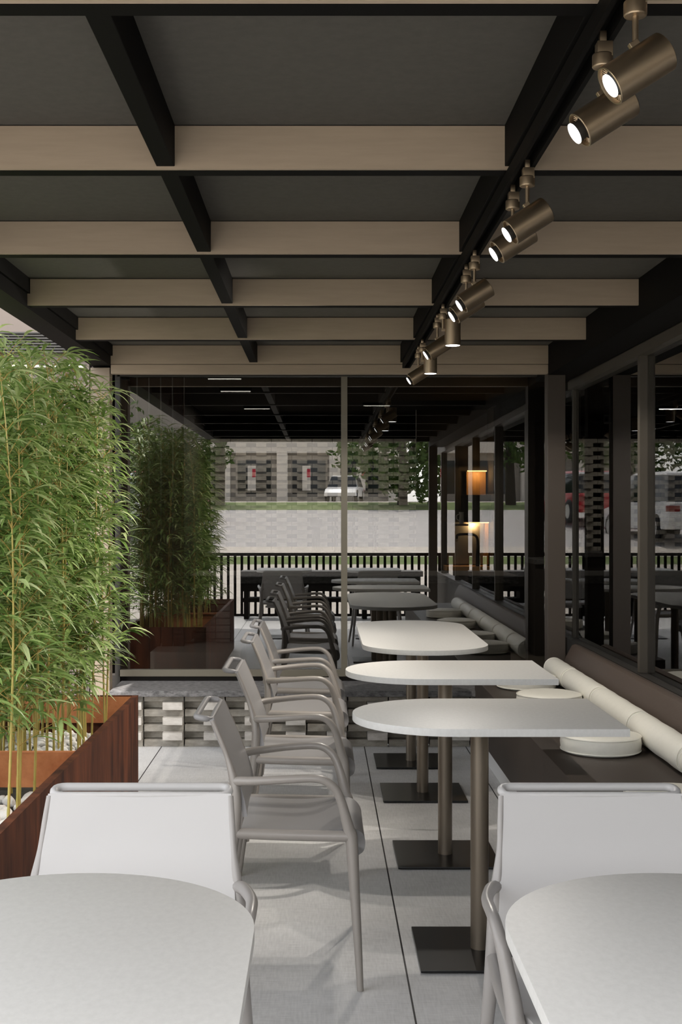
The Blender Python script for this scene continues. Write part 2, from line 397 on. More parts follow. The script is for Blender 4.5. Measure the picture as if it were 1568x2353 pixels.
BACKP = [(-.222, .485), (-.230, .53), (-.243, .575), (-.258, .61), (-.276, .66), (-.300, .715), (-.322, .768)]
def chair(name, label, mats, group):
    shell, arm = mats
    t = thing(name, label, 'chair', (0, 0, 0), 0, group)
    # backrest: thin curved shell, rounded upper corners
    prof, _ = smoothpath([(p[0], 0, p[1], 0) for p in BACKP], 4)
    mb = MB(); nv = 14; rows = []
    for side in (0, 1):
        for i, p in enumerate(prof):
            q0 = prof[max(0, i - 1)]; q1 = prof[min(len(prof) - 1, i + 1)]
            d = Vector((q1[0] - q0[0], 0, q1[2] - q0[2])).normalized(); n = Vector((d.z, 0, -d.x))
            hw = .218 - .020 * (p[2] - .485) / .285
            for k in range(nv + 1):
                s = -1 + 2 * k / nv
                v = Vector((p[0] + .006 * (1 - s * s) * -1, s * hw, p[2])) + n * (.007 if side == 0 else -.007)
                mb.v.append(tuple(v))
    R = len(prof); W = nv + 1; off = R * W
    for i in range(R - 1):
        for k in range(nv):
            mb.f.append((i * W + k, i * W + k + 1, (i + 1) * W + k + 1, (i + 1) * W + k)); mb.f.append((off + i * W + k, off + (i + 1) * W + k, off + (i + 1) * W + k + 1, off + i * W + k + 1))
    for i in range(R - 1):
        for k in (0, nv): mb.f.append((i * W + k, (i + 1) * W + k, off + (i + 1) * W + k, off + i * W + k))
    for k in range(nv):
        for i in (0, R - 1): mb.f.append((i * W + k, off + i * W + k, off + i * W + k + 1, i * W + k + 1))
    mb.mi = [0] * len(mb.f); mb.obj('backrest', shell, t, smooth=50)
    # handle loop folded back at the top, with slot
    fx, fz, bx_, bz = -.3235, .7665, -.370, .7735; hw = .1915
    c = []
    def corner(px, pz, y, cx, cz, cy): c.append((px, y, pz))
    loop = []
    for (ax, az, ay, dx, dy) in ((fx, fz, -hw, 0, 0), (fx, fz, hw, 0, 0), (bx_, bz, hw, 0, 0), (bx_, bz, -hw, 0, 0)): loop.append((ax, ay, az))
    pts = []
    for i in range(4):
        p = Vector(loop[i]); a = Vector(loop[i - 1]); b = Vector(loop[(i + 1) % 4]); r = .024
        da = (a - p).normalized(); db = (b - p).normalized()
        for k in range(5):
            s = k / 4; pts.append(p + da * r * (1 - s) ** 2 + db * r * s ** 2)
    mb = MB().tube(pts, [(.0066 if p.x > fx - .012 else .0092) for p in pts], 12, closed=True); mb.obj('handle', shell, t, smooth=60)
    # seat
    sp = [(-.235, .447), (-.15, .442), (-.05, .440), (.03, .445), (.08, .448), (.108, .442), (.127, .424), (.133, .400), (.128, .376), (.112, .366)]
    pr, _ = smoothpath([(p[0], 0, p[1], 0) for p in sp], 3); mb = MB(); nv = 12; W = nv + 1; R = len(pr)
    for side in (0, 1):
        for i, p in enumerate(pr):
            q0 = pr[max(0, i - 1)]; q1 = pr[min(R - 1, i + 1)]; d = Vector((q1[0] - q0[0], 0, q1[2] - q0[2])).normalized(); n = Vector((-d.z, 0, d.x))
            hw2 = .212 if p[0] < .05 else .212 - .03 * ((p[0] - .05) / .08) ** 2
            for k in range(W):
                s = -1 + 2 * k / nv; mb.v.append(tuple(Vector((p[0], s * hw2, p[2] - .006 * (1 - s * s))) + n * (0 if side == 0 else -.022)))
    off = R * W
    for i in range(R - 1):
        for k in range(nv):
            mb.f.append((i * W + k, i * W + k + 1, (i + 1) * W + k + 1, (i + 1) * W + k)); mb.f.append((off + i * W + k, off + (i + 1) * W + k, off + (i + 1) * W + k + 1, off + i * W + k + 1))
        for k in (0, nv): mb.f.append((i * W + k, (i + 1) * W + k, off + (i + 1) * W + k, off + i * W + k))
    for k in range(nv):
        for i in (0, R - 1): mb.f.append((i * W + k, off + i * W + k, off + i * W + k + 1, i * W + k + 1))
    mb.mi = [0] * len(mb.f); mb.obj('seat', shell, t, smooth=50)
    for s in (-1, 1):
        # side frame of the back runs down into the rear leg
        p, r = smoothpath([(-.320, s * .1955, .764, .0073), (-.298, s * .2005, .715, .0073), (-.276, s * .2050, .66, .0078), (-.258, s * .213, .60, .0125), (-.248, s * .220, .55, .0145), (-.250, s * .222, .47, .0165), (-.263, s * .228, .36, .0155), (-.288, s * .244, .17, .0125), (-.310, s * .258, 0, .0105)], 5)
        MB().tube(p, r, 12).obj('rear_leg', arm, t, smooth=60)
        p, r = smoothpath([(-.264, s * .203, .584, .0125), (-.238, s * .2245, .591, .0135), (-.19, s * .240, .595, .0128), (-.11, s * .254, .602, .0122), (-.03, s * .257, .606, .012), (.012, s * .255, .599, .012), (.044, s * .249, .572, .0128), (.062, s * .241, .53, .014), (.078, s * .231, .47, .0165), (.090, s * .228, .425, .0185)], 5)
        MB().tube(p, r, 12).obj('armrest', arm, t, smooth=60)
        p, r = smoothpath([(.084, s * .2295, .45, .0172), (.091, s * .2285, .42, .0185), (.098, s * .240, .30, .0158), (.107, s * .262, .15, .0125), (.115, s * .288, 0, .0095)], 5)
        MB().tube(p, r, 12).obj('front_leg', arm, t, smooth=60)
        p, r = smoothpath([(-.25, s * .222, .438, .016), (-.1, s * .228, .434, .0165), (.088, s * .228, .430, .0165)], 4)
        MB().tube(p, r, 12).obj('seat_rail', arm, t, smooth=60)
    return t
row_labels = ['dark grey armchair at the nearest table along the bench, closest of the row of four', 'dark grey armchair in the row, second from the camera, at the second table',
              'dark grey armchair in the row, third from the camera, at the long oval table', 'dark grey armchair in the row, farthest from the camera, next to the glass front']
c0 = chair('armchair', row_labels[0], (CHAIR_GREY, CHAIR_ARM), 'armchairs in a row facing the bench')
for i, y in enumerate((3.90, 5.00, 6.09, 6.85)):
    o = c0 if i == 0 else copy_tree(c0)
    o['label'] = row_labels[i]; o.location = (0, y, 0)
fl = ['light grey armchair behind the lower left table, facing the camera', 'light grey armchair behind the lower right table, facing the camera']
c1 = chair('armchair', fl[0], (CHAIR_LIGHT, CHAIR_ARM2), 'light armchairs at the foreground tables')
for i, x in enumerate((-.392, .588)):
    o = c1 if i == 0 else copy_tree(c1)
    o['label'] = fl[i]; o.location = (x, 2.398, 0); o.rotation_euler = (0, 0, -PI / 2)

# bench with back, rolls and round cushions
b = thing('bench', 'long dark brown upholstered bench along the side glass', 'bench', (1.15, 4.9, 0))
BY0, BY1 = 2.2 - 4.9, 7.36 - 4.9
MB().box(-.235, .28, BY0 + .02, BY1, 0, .088).obj('plinth', PLINTH, b)['label'] = 'pale grey plinth'
MB().box(-.245, .28, BY0, BY1, .088, .41).obj('seat_box', BROWNTOP, b, bevel=.008, smooth=40)
MB().prism([(.28, .36), (.28, .50), (.292, .535), (.325, .598), (.345, .606), (.375, .600), (.383, .58), (.383, .36)], 'y', BY0, BY1).obj('backrest', BROWN, b, smooth=30, bevel=.004)
def roll(y0, y1, label):
    t = thing('bolster_cushion', label, 'cushion', (1.363, (y0 + y1) / 2, .472), 0, 'cream bolster rolls along the bench back')
    L = (y1 - y0) / 2; pr = [(.030, -L + .002), (.050, -L + .003), (.058, -L + .012), (.061, -L + .04)]; n = 8
    pr += [(.061 + .0012 * math.sin(k * 1.9), -L + .04 + (2 * L - .08) * k / n) for k in range(1, n)]
    pr += [(.061, L - .04), (.058, L - .012), (.050, L - .003), (.030, L - .002)]
    MB().lathe(pr, 32, (0, 0, 0), (0, 1, 0)).obj('body', WHITE_LEATHER, t, smooth=60)
    for e in (-L + .011, L - .011):
        MB().tube([(.0585 * math.cos(a * PI / 16), e, .0585 * math.sin(a * PI / 16)) for a in range(32)], .0028, 6, closed=True).obj('piping', WHITE_LEATHER, t, smooth=60)
ry = [7.33, 6.80, 6.08, 5.33, 4.58, 3.83, 3.08]
rl = ['cream leather bolster at the far end of the bench by the corner post', 'cream leather bolster behind the farthest round cushion', 'cream leather bolster beside the far round cushion, third from the corner post',
      'cream leather bolster behind the right end of the second table', 'cream leather bolster beside the round cushion at the nearest table', 'cream leather bolster nearest the camera, cut by the right photo edge']
for i in range(6): roll(ry[i + 1] + .004, ry[i] - .004, rl[i])
def cushion(x, y, label, rz):
    t = thing('round_cushion', label, 'cushion', (x, y, .411), rz, 'round cream seat pads on the bench')
    r = .160; h = .072; pr = [(.06, .0), (r - .012, .0), (r - .003, .006), (r, .014), (r + .003, h / 2), (r, h - .014), (r - .004, h - .006), (r - .016, h - .001), (.12, h + .004), (.06, h + .006), (.01, h + .007)]
    mb = MB().lathe(pr, 48); rr = random.Random(int(y * 10)); 
    mb.v = [(v[0] * (1 + .006 * math.sin(9 * math.atan2(v[1], v[0]) + y)), v[1] * (1 + .006 * math.sin(7 * math.atan2(v[1], v[0]))), v[2]) for v in mb.v]
    mb.obj('body', WHITE_LEATHER, t, smooth=60)
    for e in (h - .008, .009):
        MB().tube([((r + .0) * math.cos(a * PI / 24) * (1 + .006 * math.sin(9 * a * PI / 24 + y)), r * math.sin(a * PI / 24) * (1 + .006 * math.sin(7 * a * PI / 24)), e) for a in range(48)], .003, 6, closed=True).obj('piping', WHITE_LEATHER, t, smooth=60)
for i, (y, l) in enumerate(((4.02, 'round cream seat pad at the right photo edge above the light armchair'), (5.09, 'round cream seat pad under the right end of the nearest table'),
                            (6.24, 'round cream seat pad seen between the nearest and second tables'), (6.93, 'round cream seat pad farthest along the bench, mostly hidden by the second table'))):
    cushion(1.138, y, l, i * .7)

# ------------------------------------------------------------------ track and spotlights
tr = MB(); tr.box(-.0225, .0225, -3.62, 3.62, 0, .006); 
for a in (-.0225, .0125): tr.box(a, a + .010, -3.62, 3.62, -.030, 0)
tr.box(-.0225, .0225, 3.615, 3.63, -.03, .006)
tr.obj('light_track', BLACK, None, loc=(.4985, 3.66, 2.2535))
tag(bpy.data.objects['light_track'], 'long black ceiling track carrying the spotlights', 'light track')
bpy.data.objects['light_track'].location.z = 2.2475
def spotlight(y, axis, label, down=False, out=.012, power=1.0, cone=110):
    t = thing('track_spotlight', label, 'spotlight', (.500, y, 2.219), 0, 'bronze track spotlights')
    ad = MB(); ad.box(-.006, .006, -.006, .006, -.008, .012); ad.box(-.0115, .0155, -.013, .012, -.034, -.008)
    ad.lathe([(.017, -.052), (.0185, -.050), (.0185, -.030), (.017, -.028)], 24, (0, 0, 0)); ad.obj('adapter', BRONZE, t, smooth=40, bevel=.0008)
    MB().lathe([(.005, -.098), (.005, -.05)], 14).obj('stem', BRONZE, t, smooth=50)
    a = Vector(axis).normalized()
    if down:
        ctr = Vector((.040, 0, -.105)); MB().box(-.006, .014, -.006, .006, -.100, -.089).obj('knuckle', BRONZE, t, bevel=.001)
    else:
        ctr = Vector((.003, 0, -.135)); up = (Vector((0, 0, 1)) - a * a.z).normalized()
        q = MB(); q.box(-.008, .008, -.006, .006, -.007, .009); k = q.obj('knuckle', BRONZE, t, bevel=.001)
        k.location = (0, 0, -.1); k.rotation_euler = (0, math.radians(-32), 0)
    hl = .053; r = .0325
    h = MB().lathe([(r - .0015, -hl), (r, -hl + .0015), (r, hl - .001), (r - .001, hl), (r - .0028, hl), (r - .0032, hl - .012), (.004, hl - .012), (.001, -hl)][:7], 48, ctr, a)
    head = h.obj('lamp_head', BRONZE, t, smooth=35)
    ringm = MB(); qr = Vector((0, 0, 1)).rotation_difference(a)
    for k in range(36):
        an = 2 * PI * k / 36; c_, s_ = math.cos(an), math.sin(an)
        pts = [Vector((rr * c_, rr * s_, zz)) for rr, zz in ((.021, hl - .0105), (.029, hl - .008))]
        ringm.tube([ctr + qr @ p for p in pts], .0009, 5)
    ringm.obj('reflector_ribs', BRONZE, head)
    MB().lathe([(.0185, hl - .0118), (r - .0034, hl - .0118), (r - .0034, hl - .0106), (.0185, hl - .0106)], 40, ctr, a).obj('bezel', BLACK, head)
    e = hl + out if not down else hl + .001
    lr = .0195 if not down else .029
    if not down and out > .005: MB().lathe([(.0165, hl - .0105), (.0185, e - .002)], 32, ctr, a).obj('lens_barrel', DARKFRAME, head, smooth=40)
    MB().lathe([(lr, e - .002), (lr, e - .0005), (lr - .001, e)], 32, ctr, a).obj('led_disc', LED, head, smooth=40)
    L = bpy.data.lights.new('spot', 'SPOT'); L.energy = SPOT_ENERGY * power; L.spot_size = math.radians(cone); L.spot_blend = .5 if cone < 150 else .12; L.shadow_soft_size = .02; L.color = (1, .93, .84)
    lo = bpy.data.objects.new('spot', L); C.objects.link(lo); lo.parent = t; lo.location = ctr + a * (hl + out + .006); lo.rotation_euler = a.to_track_quat('-Z', 'Y').to_euler()
AX = (-.84, -.05, -.54)
names = ['bronze track spotlight at the top right photo edge, nearest of all', 'bronze track spotlight second from the camera, just below the nearest one', 'bronze track spotlight third from the camera, upper one of the second pair',
         'bronze track spotlight fourth from the camera, lower one of the second pair', 'bronze track spotlight fifth from the camera, upper one of the third pair', 'bronze track spotlight sixth from the camera, tucked under the third pair',
         'bronze track spotlight pointing straight down, nearer of the two upright ones', 'bronze track spotlight eighth from the camera, tilted left behind the upright one', 'bronze track spotlight pointing straight down, farther of the two upright ones', 'bronze track spotlight farthest from the camera, lowest of the row in the photo']
for i, (y, dn) in enumerate(((1.99, 0), (2.22, 0), (3.03, 0), (3.26, 0), (4.07, 0), (4.30, 0), (5.12, 1), (5.36, 0), (6.16, 1), (6.40, 0))):
    spotlight(y, (0, 0, -1) if dn else AX, names[i], bool(dn), 0.0 if i == 0 else .012, (.25, .25, .5, .5, .15, .15, 1.6, 4.2, 2.0, 3.0)[i], (110, 110, 110, 110, 110, 110, 168, 124, 168, 122)[i])

# ------------------------------------------------------------------ planter, pebbles, bamboo
PX0, PX1, PY0, PY1, PZ, TH = -1.50, -.876, 2.9, 6.02, .50, .004
RIM = .027
p = thing('planter', 'long rusty corten steel planter box holding the bamboo, left of the tables', 'planter', ((PX0 + PX1) / 2, (PY0 + PY1) / 2, 0))
cx, cy = (PX0 + PX1) / 2, (PY0 + PY1) / 2
mb = MB()
mb.box(PX1 - TH, PX1, PY0, PY1, .0, PZ); mb.box(PX0, PX0 + TH, PY0, PY1, 0, PZ); mb.box(PX0, PX1, PY0, PY0 + TH, 0, PZ); mb.box(PX0, PX1, PY1 - TH, PY1, 0, PZ)
mb.v = [(v[0] - cx, v[1] - cy, v[2]) for v in mb.v]; mb.obj('wall_panel', CORTEN, p)
mb = MB()
mb.box(PX1 - RIM, PX1 + .001, PY0, PY1 + .001, PZ - .003, PZ + .001); mb.box(PX0, PX0 + RIM, PY0, PY1, PZ - .003, PZ + .001); mb.box(PX0 + RIM, PX1 - RIM, PY1 - .012, PY1 + .001, PZ - .003, PZ + .001)
mb.v = [(v[0] - cx, v[1] - cy, v[2]) for v in mb.v]; mb.obj('rim', CORTEN, p)
mb = MB(); mb.box(PX0 + TH, PX1 - TH - .001, PY1 - .012, PY1 - TH, .37, PZ - .004); mb.box(PX1 - RIM, PX1 - RIM + .003, PY0 + TH, PY1 - .012, .37, PZ - .004)
mb.box(PX0 + TH, PX1 - RIM, 4.60, 4.606, .37, PZ - .002); mb.box(PX0 + TH, PX1 - RIM, 4.606, 4.63, PZ - .012, PZ - .001)
mb.v = [(v[0] - cx, v[1] - cy, v[2]) for v in mb.v]; mb.obj('divider', CORTEN_LIT, p)['label'] = 'inner steel panel, coloured orange-brown as if lit'
mb = MB(); mb.box(PX0 + .01, PX1 - .03, PY0 + .01, PY1 - .012, .02, .315); mb.v = [(v[0] - cx, v[1] - cy, v[2]) for v in mb.v]; mb.obj('soil', SOIL, p)

rnd = random.Random(11)
def stone_mesh(seed):
    r = random.Random(seed); bm = bmesh.new(); bmesh.ops.create_icosphere(bm, subdivisions=2, radius=1)
    ks = [(Vector((r.gauss(0, 1), r.gauss(0, 1), r.gauss(0, 1))).normalized(), r.uniform(.62, .85)) for _ in range(9)]
    for v in bm.verts:
        for n, d in ks:
            e = v.co.dot(n) - d
            if e > 0: v.co -= n * e * .8
        v.co = Vector((v.co.x * 1.15, v.co.y, v.co.z * .8))
    me = bpy.data.meshes.new('pebble'); bm.to_mesh(me); bm.free(); me.materials.append(PEBBLE)
    me.polygons.foreach_set('use_smooth', [True] * len(me.polygons)); me.set_sharp_from_angle(angle=math.radians(35)); return me
sm = [stone_mesh(i) for i in range(6)]
def pebbles(n, x0, x1, y0, y1, group, label, zf):
    placed = []
    tries = 0
    while len(placed) < n and tries < 6000:
        tries += 1
        x, y = rnd.uniform(x0, x1), rnd.uniform(y0, y1); r = rnd.uniform(.017, .030)
        if any((x - a) ** 2 + (y - b) ** 2 < ((r + c) * .80) ** 2 for a, b, c in placed): continue
        placed.append((x, y, r))
        o = bpy.data.objects.new('pebble', sm[len(placed) % 6]); C.objects.link(o)
        o.location = (x, y, .315 + r * .55 + zf(x, y)); o.scale = (r, r, r); o.rotation_euler = (rnd.uniform(-.5, .5), rnd.uniform(-.5, .5), rnd.uniform(0, 6.28))
        tag(o, label, 'pebble', group)
pebbles(150, -1.46, -.925, 5.38, 5.93, 'white pebbles at the far end of the planter', 'white pebble lying at the far end of the planter behind its divider', lambda x, y: .028 * max(0, 1 - abs(y - 5.62) / .3))
pebbles(110, -1.34, -.925, 3.85, 4.55, 'white pebbles at the near end of the planter', 'white pebble lying at the near end of the planter in front of its divider', lambda x, y: .012 * max(0, 1 - abs(x + 1.1) / .3))

def leaf_add(mb, base, dirv, length, width, droop, rr):
    d = dirv.normalized(); side = d.cross(Vector((0, 0, 1)))
    side = side.normalized() if side.length > .01 else Vector((1, 0, 0))
    side = (side + Vector((0, 0, rr.uniform(-.35, .35)))).normalized()
    n = 5; o = len(mb.v); ws = (.25, .85, 1, .78, .42, .0)
    pcur = Vector(base); dd = d.copy()
    for i in range(n + 1):
        wdt = width * ws[i] * .5; up = side.cross(dd).normalized()
        if up.z < 0: up = -up
        mb.v += [tuple(pcur - side * wdt + up * wdt * .35), tuple(pcur), tuple(pcur + side * wdt + up * wdt * .35)]
        dd = (dd + Vector((0, 0, -droop / n))).normalized(); pcur = pcur + dd * length / n
    for i in range(n):
        a = o + i * 3; mb.f += [(a, a + 1, a + 4, a + 3), (a + 1, a + 2, a + 5, a + 4)]; mb.mi += [0, 0]
def culm_variant(seed, height, first):
    r = random.Random(seed); cm = MB(); lf = MB()
    lean = Vector((r.uniform(-.05, .05), r.uniform(-.05, .05), 0)); bend = Vector((r.uniform(-.06, .08), r.uniform(-.08, .06), 0))
    def P(t): return lean * t + bend * t ** 3 + Vector((0, 0, height * t))
    pts = []; rad = []; z = 0; r0 = r.uniform(.0045, .0062)
    nn = int(height / .085)
    for i in range(nn):
        t = i / nn; rb = r0 * (1 - .72 * t)
        pts += [P(t), P(t + .12 / nn), P(t + .2 / nn)]; rad += [rb * 1.18, rb * 1.18, rb]
    pts.append(P(1)); rad.append(r0 * .2); cm.tube(pts, rad, 7)
    a0 = r.uniform(0, 6.28)
    for i in range(nn):
        t = (i + .5) / nn
        if height * t < first: continue
        for bn in range(r.choice((2, 3, 3)) if t < .93 else 2):
            a0 += 2.4 + r.uniform(-.4, .4)
            bl = r.uniform(.09, .22) * (1.05 - .45 * t); bd = Vector((math.cos(a0), math.sin(a0), r.uniform(.6, 1.5))).normalized()
            base = P(t); tip = base + bd * bl
            cm.tube([base - Vector((0, 0, .002)), base + bd * bl * .5 + Vector((0, 0, .008)), tip], [.0016, .0013, .0008], 4, mi=1)
            for q in range(r.choice((5, 6, 7, 8))):
                s = r.uniform(.3, 1); pb = base.lerp(tip, s); an = a0 + r.uniform(-1.3, 1.3)
                ld = Vector((math.cos(an), math.sin(an), r.uniform(.0, .8)))
                leaf_add(lf, pb, ld, r.uniform(.088, .158), r.uniform(.013, .021), r.uniform(.6, 1.5), r)
    for q in range(4):
        an = r.uniform(0, 6.28); leaf_add(lf, P(1), Vector((math.cos(an), math.sin(an), 1.4)), r.uniform(.08, .13), .013, r.uniform(.6, 1.6), r)
    return cm.mesh('culm', [CULM, TWIG], 60), lf.mesh('foliage', LEAF, 80)
variants = [culm_variant(20 + i, (1.50, 1.62, 1.70, 1.56, 1.66, 1.60, 1.46, 1.72)[i], (.30, .24, .42, .34, .28, .20, .38, .45)[i]) for i in range(8)]
def clump(label, spots, origin):
    t = thing('bamboo_clump', label, 'bamboo', origin, 0, 'bamboo clumps in the planter')
    for i, (x, y) in enumerate(spots):
        cm, lf = variants[rnd.randrange(8)]
        c = bpy.data.objects.new('culm', cm); C.objects.link(c); c.parent = t
        c.location = (x - origin[0], y - origin[1], 0); c.rotation_euler = (0, 0, rnd.uniform(0, 6.28)); sc_ = rnd.uniform(.93, 1.04) * (1 if len(spots) > 20 else .95); c.scale = (1, 1, sc_)
        o = bpy.data.objects.new('foliage', lf); C.objects.link(o); o.parent = c
def scatter(n, x0, x1, y0, y1, dmin):
    out = []; k = 0
    while len(out) < n and k < 9000:
        k += 1; x, y = rnd.uniform(x0, x1), rnd.uniform(y0, y1)
        if all((x - a) ** 2 + (y - b) ** 2 > dmin ** 2 for a, b in out): out.append((x, y))
    return out
clump('tall leafy green bamboo growing in the far section of the planter', scatter(46, -1.46, -.98, 4.72, 5.86, .055), (-1.2, 5.25, .318))
clump('tall leafy green bamboo growing in the near section of the planter', scatter(16, -1.42, -1.02, 4.08, 4.52, .05), (-1.2, 4.33, .318))

# ------------------------------------------------------------------ building beyond the bamboo
bw = thing('neighbouring_building', 'pinkish rendered building with louvre band behind the bamboo', 'building', (-5.6, 7.96, 0))
MB().box(-4, 4.13, 0, .6, -.1, 6).obj('wall', RENDERWALL, bw)
mb = MB()
for k in range(8): mb.box(-4, 4.1, -.04, 0.0, 2.39 + k * .017, 2.400 + k * .017)
mb.obj('louvre_band', DARKFRAME, bw); MB().box(-4, 4.1, -.03, 0, 2.295, 2.312).obj('ledge', WHITEWALL, bw)

# ------------------------------------------------------------------ interior things behind the glass
def crate(name, label, cat, m, x0, x1, y0, y1, z0, z1, bevel=.004):
    o = MB().box(x0, x1, y0, y1, z0, z1).obj(name, m, bevel=bevel); return tag(o, label, cat)
bar = thing('bar_counter', 'long bar counter with dark stone top and brick end, behind the glass front', 'counter', (0, 9.9, 0))
MB().box(-1.0, 1.5, -.4, .4, .84, .90).obj('countertop', SILL, bar, bevel=.004)
MB().box(-.68, 1.45, -.34, .36, -.005, .838).obj('front_panel', INT_DARK, bar)
mb = MB(); z = 0; row = 0
while z < .80:
    off = 0 if row % 2 == 0 else .06
    mb.box(-.98 + (.02 if row % 2 else 0), -.80, -.38, .38, z, z + .046); mb.box(-.797, -.69, -.36 - (.02 if row % 2 else 0), .36, z, z + .046)
    z += .0525; row += 1
mb.obj('brick_end', BRICK, bar)['label'] = 'pale brick end of the counter'
crate('planter_box', 'low greige box bench standing behind the glass at lower left', 'bench', GREYWALL, -1.17, -.55, 8.6, 9.3, -.005, .42)
mb = MB()
for k in range(5): mb.box(-1.395 + k * .085, -1.32 + k * .085, 8.98, 9.02, -.005, 2.4)
tag(mb.obj('slatted_panel', WALNUT), 'dark walnut slatted panel behind the left of the glass front', 'panel')
bb = thing('back_counter', 'rear bar counter below the brick lattice screen, seen through the glass', 'counter', (0, 14.4, 0))
MB().box(-1.3, 1.5, -.35, .56, .88, .925).obj('countertop', SILL, bb); MB().box(-1.3, 1.5, -.3, .33, -.005, .88).obj('cabinet', INT_DARK, bb)
for i, x in enumerate((-.03, .17, .38, .62)):
    t = thing('beer_tap', ['chrome tap on the rear counter, left of the glass mullion', 'chrome tap on the rear counter just left of the mullion', 'chrome tap on the rear counter, right of the mullion', 'chrome tap on the rear counter, farthest right of four'][i], 'tap', (x, 14.25, .925), 0, 'chrome taps on the rear counter')
    MB().lathe([(.03, 0), (.03, .02), (.018, .03), (.018, .3)], 16).obj('column', CHROME, t, smooth=40)
    MB().tube([(0, 0, .27), (0, -.06, .27), (0, -.075, .25), (0, -.075, .2)], .011, 8).obj('spout', CHROME, t, smooth=50)
    MB().tube([(0, -.02, .3), (0, -.03, .40)], [.008, .014], 8).obj('handle', CHROME, t, smooth=50)
tw_ = thing('bar_tower', 'dark metal coffee tower standing on the rear counter left of the mullion', 'coffee machine', (-.02 - .03, 14.05, .925))
MB().lathe([(.06, 0), (.06, .05), (.045, .07), (.045, .28), (.075, .30), (.075, .38)], 20).obj('body', DARKBRONZE, tw_, smooth=40); MB().tube([(.0, -.07, .2), (.0, -.12, .1), (0, -.12, .05)], .01, 8).obj('lever', CHROME, tw_, smooth=40)
# warm lit service niche right of the glass corner
ni = thing('service_cabinet', 'tall dark cabinet with warm lit oak niches, behind the glass right of the mullion', 'cabinet', (1.62, 12.6, 0))
MB().box(-.62, .62, .5, .55, -.005, 2.45).obj('back_panel', INT_DARK, ni); MB().box(.12, .24, 0, .5, -.005, 2.45).obj('side_panel', INT_DARK, ni)
MB().box(-.34, .10, .05, .49, .78, .83).obj('worktop', OAK, ni); MB().box(-.30, .09, .1, .49, -.005, .778).obj('lower_cabinet', INT_DARK, ni)
MB().box(-.10, .10, .44, .49, 1.56, 1.80).obj('oak_niche', OAK, ni); MB().box(-.16, .11, .10, .43, 1.28, 1.555).obj('wall_unit', BLACK, ni)
MB().box(-.30, .10, .46, .49, .84, 1.275).obj('splash_panel', STEEL, ni); MB().box(.075, .11, .30, .45, .84, 1.275).obj('oak_edge', OAK, ni)
MB().box(-.1, .1, .36, .38, 1.80, 1.812).obj('light_strip', WARM, ni); MB().box(-.1, .1, .2, .22, 1.268, 1.278).obj('light_strip', WARM, ni)
fa = thing('tall_faucet', 'black gooseneck faucet on the oak worktop behind the glass', 'faucet', (1.60, 12.75, .83))
pp, rr_ = smoothpath([(0, 0, 0, .022), (0, 0, .10, .02), (0, 0, .26, .014), (-.03, 0, .315, .013), (-.10, 0, .325, .013), (-.2, 0, .32, .013), (-.215, 0, .28, .013)], 5)
MB().tube(pp, rr_, 12).obj('body', BLACK, fa, smooth=60); MB().lathe([(.014, 0), (.014, .03)], 12, (-.215, 0, .25)).obj('spout', BRONZE, fa)
ju = thing('milk_jug', 'small pale jug on the wall unit behind the glass', 'jug', (1.45, 12.8, 1.262 + .0))
MB().lathe([(.03, .0), (.036, .02), (.03, .09), (.038, .12)], 20).obj('body', WHITEWALL, ju, smooth=40); MB().tube([(-.034, 0, .1), (-.06, 0, .085), (-.06, 0, .05), (-.034, 0, .03)], .005, 8).obj('handle', WHITEWALL, ju, smooth=50)
sh = MB().box(1.36, 1.50, 12.7, 12.9, 1.242, 1.26).obj('jug_shelf', DARKFRAME); tag(sh, 'thin dark shelf holding the pale jug', 'shelf')
# espresso machine on the side counter, right of the corner post
cn = thing('side_counter', 'dark side counter behind the side glass carrying the espresso machine', 'counter', (2.75, 12.4, 0))
MB().box(-.7, .9, -.35, .35, .88, .925).obj('countertop', SILL, cn); MB().box(-.68, .88, -.32, .35, -.005, .88).obj('cabinet', INT_DARK, cn)
em = thing('espresso_machine', 'steel espresso machine on the counter behind the side glass', 'coffee machine', (2.70, 12.35, .925))
MB().box(-.22, .22, -.2, .2, .03, .10).obj('drip_tray', STEEL, em, bevel=.004); MB().box(-.2, .2, -.02, .2, .10, .29).obj('body', STEEL, em, bevel=.004); MB().box(-.24, .24, -.22, .2, .27, .38).obj('top_housing', STEEL, em, bevel=.006)
for s in (-.1, .1):
    MB().lathe([(.032, .2), (.032, .268)], 16, (s, -.14, 0)).obj('group_head', CHROME, em, smooth=40); MB().tube([(s, -.16, .21), (s, -.27, .2)], .012, 8).obj('portafilter', BLACK, em, smooth=40)
    MB().lathe([(.025, .382), (.035, .45)], 14, (s, .05, 0)).obj('cup', WHITEWALL, em, smooth=40)
for s in (-.19, .19):
    for q in (-.17, .17): MB().lathe([(.018, 0), (.018, .03)], 10, (s, q, 0)).obj('foot', CHROME, em)
def lamp(x, y, z, e, col=(1, .82, .6), r=.1):
    L = bpy.data.lights.new('interior_lamp', 'POINT'); L.energy = e; L.color = col; L.shadow_soft_size = r; o = bpy.data.objects.new('interior_lamp', L); C.objects.link(o); o.location = (x, y, z)
STRIP = emit('linear_light_diffuser', (1, .95, .88, 1), 1.6)
